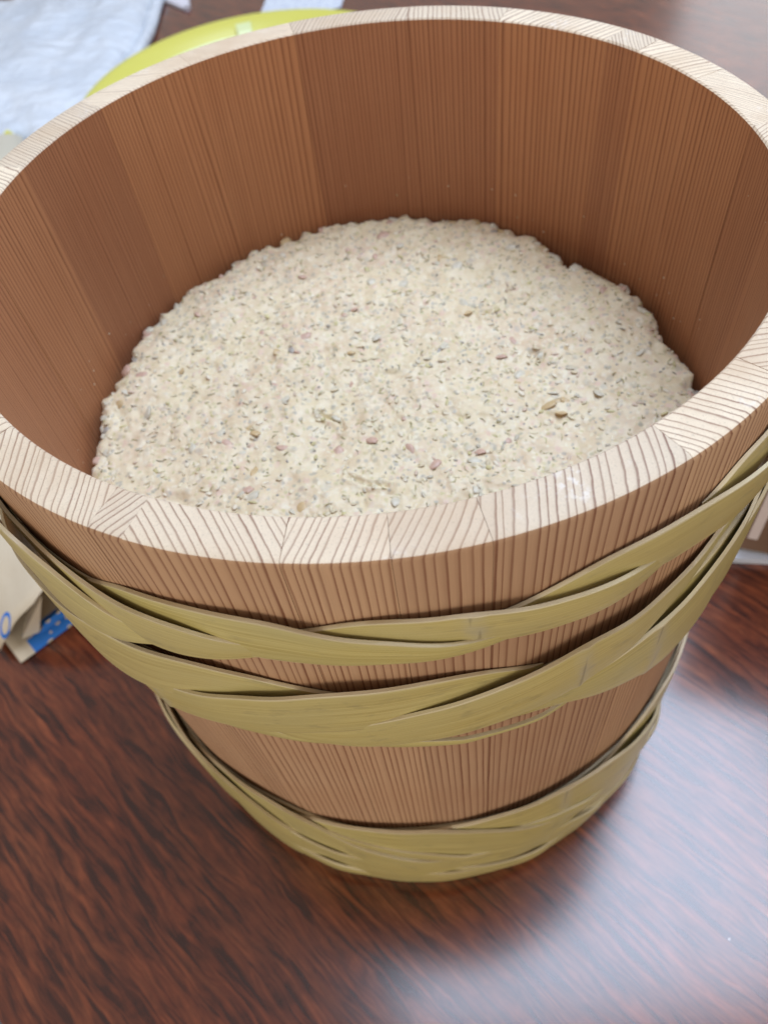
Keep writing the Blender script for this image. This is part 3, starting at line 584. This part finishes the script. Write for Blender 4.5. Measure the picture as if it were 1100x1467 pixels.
# --- kraft paper bag with blue print
def build_kraft():
    root = empty('paper_bag', 'open kraft paper bag with blue printed pattern lying beside the tub', 'bag', (-0.285, 0.025, 0))
    def kraft(name, blue):
        t = NT(name); p = t.pos(); n = t.noise(p, 40, 4)
        c = t.mix(n, (0.66, 0.57, 0.43), (0.74, 0.65, 0.50))
        if blue:
            x, y, z = t.sep(p); r = 0
            # rings and a dotted band of blue print
            def ringm(cx, cy, ri, ro):
                d = t.math('SQRT', t.math('ADD', t.math('POWER', t.math('SUBTRACT', x, cx), 2), t.math('POWER', t.math('SUBTRACT', y, cy), 2)))
                return t.math('MULTIPLY', t.math('GREATER_THAN', d, ri), t.math('LESS_THAN', d, ro))
            k = ringm(-0.2715, 0.0365, 0.0046, 0.0068)
            for cx, cy in ((-0.33, 0.13),):
                k = t.math('MAXIMUM', k, ringm(cx, cy, 0.0035, 0.0052))
            vo = t.n('ShaderNodeTexVoronoi'); t.put(vo.inputs['Vector'], p); vo.inputs['Scale'].default_value = 150
            spots = t.math('GREATER_THAN', vo.outputs['Distance'], 0.30)
            if blue == 2:
                dx = t.math('ADD', x, 0.2682); dy = t.math('SUBTRACT', y, 0.0194)
                al = t.math('ADD', t.math('MULTIPLY', dx, 0.78), t.math('MULTIPLY', dy, 0.626)); w_ = t.math('ADD', t.math('MULTIPLY', dx, -0.626), t.math('MULTIPLY', dy, 0.78))
                band = t.math('MULTIPLY', t.math('GREATER_THAN', al, 0.011), t.math('LESS_THAN', w_, 0.020)); k = t.math('MULTIPLY', band, spots)
            c = t.mix(k, c, (0.02, 0.20, 0.72))
        t.bump(t.noise(p, 90, 3), 0.3, 0.002); return t.set(Base_Color=c, Roughness=0.62)
    mt, ml, mp = kraft('kraft_top', 1), kraft('kraft_print', 2), kraft('kraft_plain', 0)
    e1 = Vector((0.78, 0.626, 0)); e2 = Vector((-0.626, 0.78, 0)); O = Vector((-0.2682, 0.0194, 0))
    Lm, Lb = 0.140, 0.28
    # lower sheet, lying on the table
    V, F = [], []
    for j in range(21):
        for i in range(21):
            u, v = i / 20, j / 20; p = O + e1 * (u * Lm) + e2 * (v * Lb); z = 0.0015 + 0.0025 * max(0, noise.noise(p * 30)) + 0.004 * max(0, 0.15 - v) * (1 - u)
            V.append(p - root.location + Vector((0, 0, z)))
    F = [(j * 21 + i, j * 21 + i + 1, (j + 1) * 21 + i + 1, (j + 1) * 21 + i) for j in range(20) for i in range(20)]
    a = mesh_obj('lower_sheet', V, F, ml, root); a.modifiers.new('thick', 'SOLIDIFY').thickness = 0.0005
    # upper sheet, arched open at the mouth
    V = []
    for j in range(25):
        for i in range(25):
            u, v = i / 24, j / 24
            arch = math.sin(min(1.0, u * 0.97 + 0.015) * math.pi) ** 0.85
            hz = (0.057 * (1 - 0.6 * v)) * arch + 0.003
            back = 0.0155 * max(0, 1 - u * 4.2) - 0.004 * min(1, u * 3) + 0.004 * max(0, u - 0.5)
            p = O + e1 * (u * Lm - 0.005) + e2 * (back * (1 - v) + v * Lb); z = hz + 0.004 * noise.noise(p * 25) * (0.3 + arch) + 0.002 * noise.noise(p * 70)
            V.append(p - root.location + Vector((0, 0, max(z, 0.003))))
    F = [(j * 25 + i, j * 25 + i + 1, (j + 1) * 25 + i + 1, (j + 1) * 25 + i) for j in range(24) for i in range(24)]
    b = mesh_obj('upper_sheet', V, F, mt, root); b.modifiers.new('thick', 'SOLIDIFY').thickness = 0.0005
    # gusset folded inwards at the mouth
    g = [Vector((-0.2690, 0.0360, 0.006)), Vector((-0.2381, 0.0405, 0.046)), Vector((-0.2584, 0.0404, 0.004)), Vector((-0.262, 0.075, 0.02))]
    c = mesh_obj('gusset', [x - root.location for x in g], [(0, 2, 1), (0, 1, 3), (2, 3, 1)], mp, root, False); c.modifiers.new('thick', 'SOLIDIFY').thickness = 0.0005
    g = [Vector((-0.2585, 0.0390, 0.003)), O + e1 * 0.135 + e2 * 0.006 + Vector((0, 0, 0.004)), O + e1 * 0.135 + e2 * 0.014 + Vector((0, 0, 0.012)), Vector((-0.2545, 0.0455, 0.007))]
    d = mesh_obj('printed_fold', [x - root.location for x in g], [(0, 1, 2, 3)], ml, root, False); d.modifiers.new('thick', 'SOLIDIFY').thickness = 0.0005
build_kraft()

# --- carton and papers on the right
def build_right():
    m = paper_mat('cool_white_paper', (0.70, 0.74, 0.84))
    o = sheet('paper_stack', [(0.190, 0.0305), (0.2175, 0.0241), (0.262, 0.0142), (0.42, -0.02), (0.50, 0.16), (0.27, 0.24)], 0.0005, 0.0055, m)
    tag(o, 'pale bluish white paper stack lying under the brown carton', 'paper')
    root = empty('carton', 'brown cardboard carton with a white vertical tape standing on papers', 'carton', (0.213, 0.0332, 0.006))
    t = NT('brown_card'); n = t.noise(t.vmul(t.pos(), (40, 40, 4)), 1, 3); cm = t.set(Base_Color=t.mix(n, (0.17, 0.095, 0.06), (0.24, 0.14, 0.09)), Roughness=0.7)
    bm = bmesh.new(); bmesh.ops.create_cube(bm, size=1); bmesh.ops.scale(bm, vec=(0.15, 0.15, 0.22), verts=bm.verts); bmesh.ops.translate(bm, vec=(0.075, 0.075, 0.110), verts=bm.verts)
    bmesh.ops.bevel(bm, geom=bm.edges[:], offset=0.0025, segments=2, affect='EDGES')
    me = bpy.data.meshes.new('box'); bm.to_mesh(me); bm.free(); me.materials.append(cm); b = bpy.data.objects.new('box', me); col.objects.link(b); b.parent = root
    tm = NT('white_tape'); tmm = tm.set(Base_Color=(0.80, 0.70, 0.68), Roughness=0.4)
    bm = bmesh.new(); bmesh.ops.create_cube(bm, size=1); bmesh.ops.scale(bm, vec=(0.006, 0.0014, 0.18), verts=bm.verts); bmesh.ops.translate(bm, vec=(0.0105, -0.0004, 0.106), verts=bm.verts)
    me = bpy.data.meshes.new('tape'); bm.to_mesh(me); bm.free(); me.materials.append(tmm); b = bpy.data.objects.new('tape', me); col.objects.link(b); b.parent = root
    root.rotation_euler = (0, 0, R(-24))
build_right()
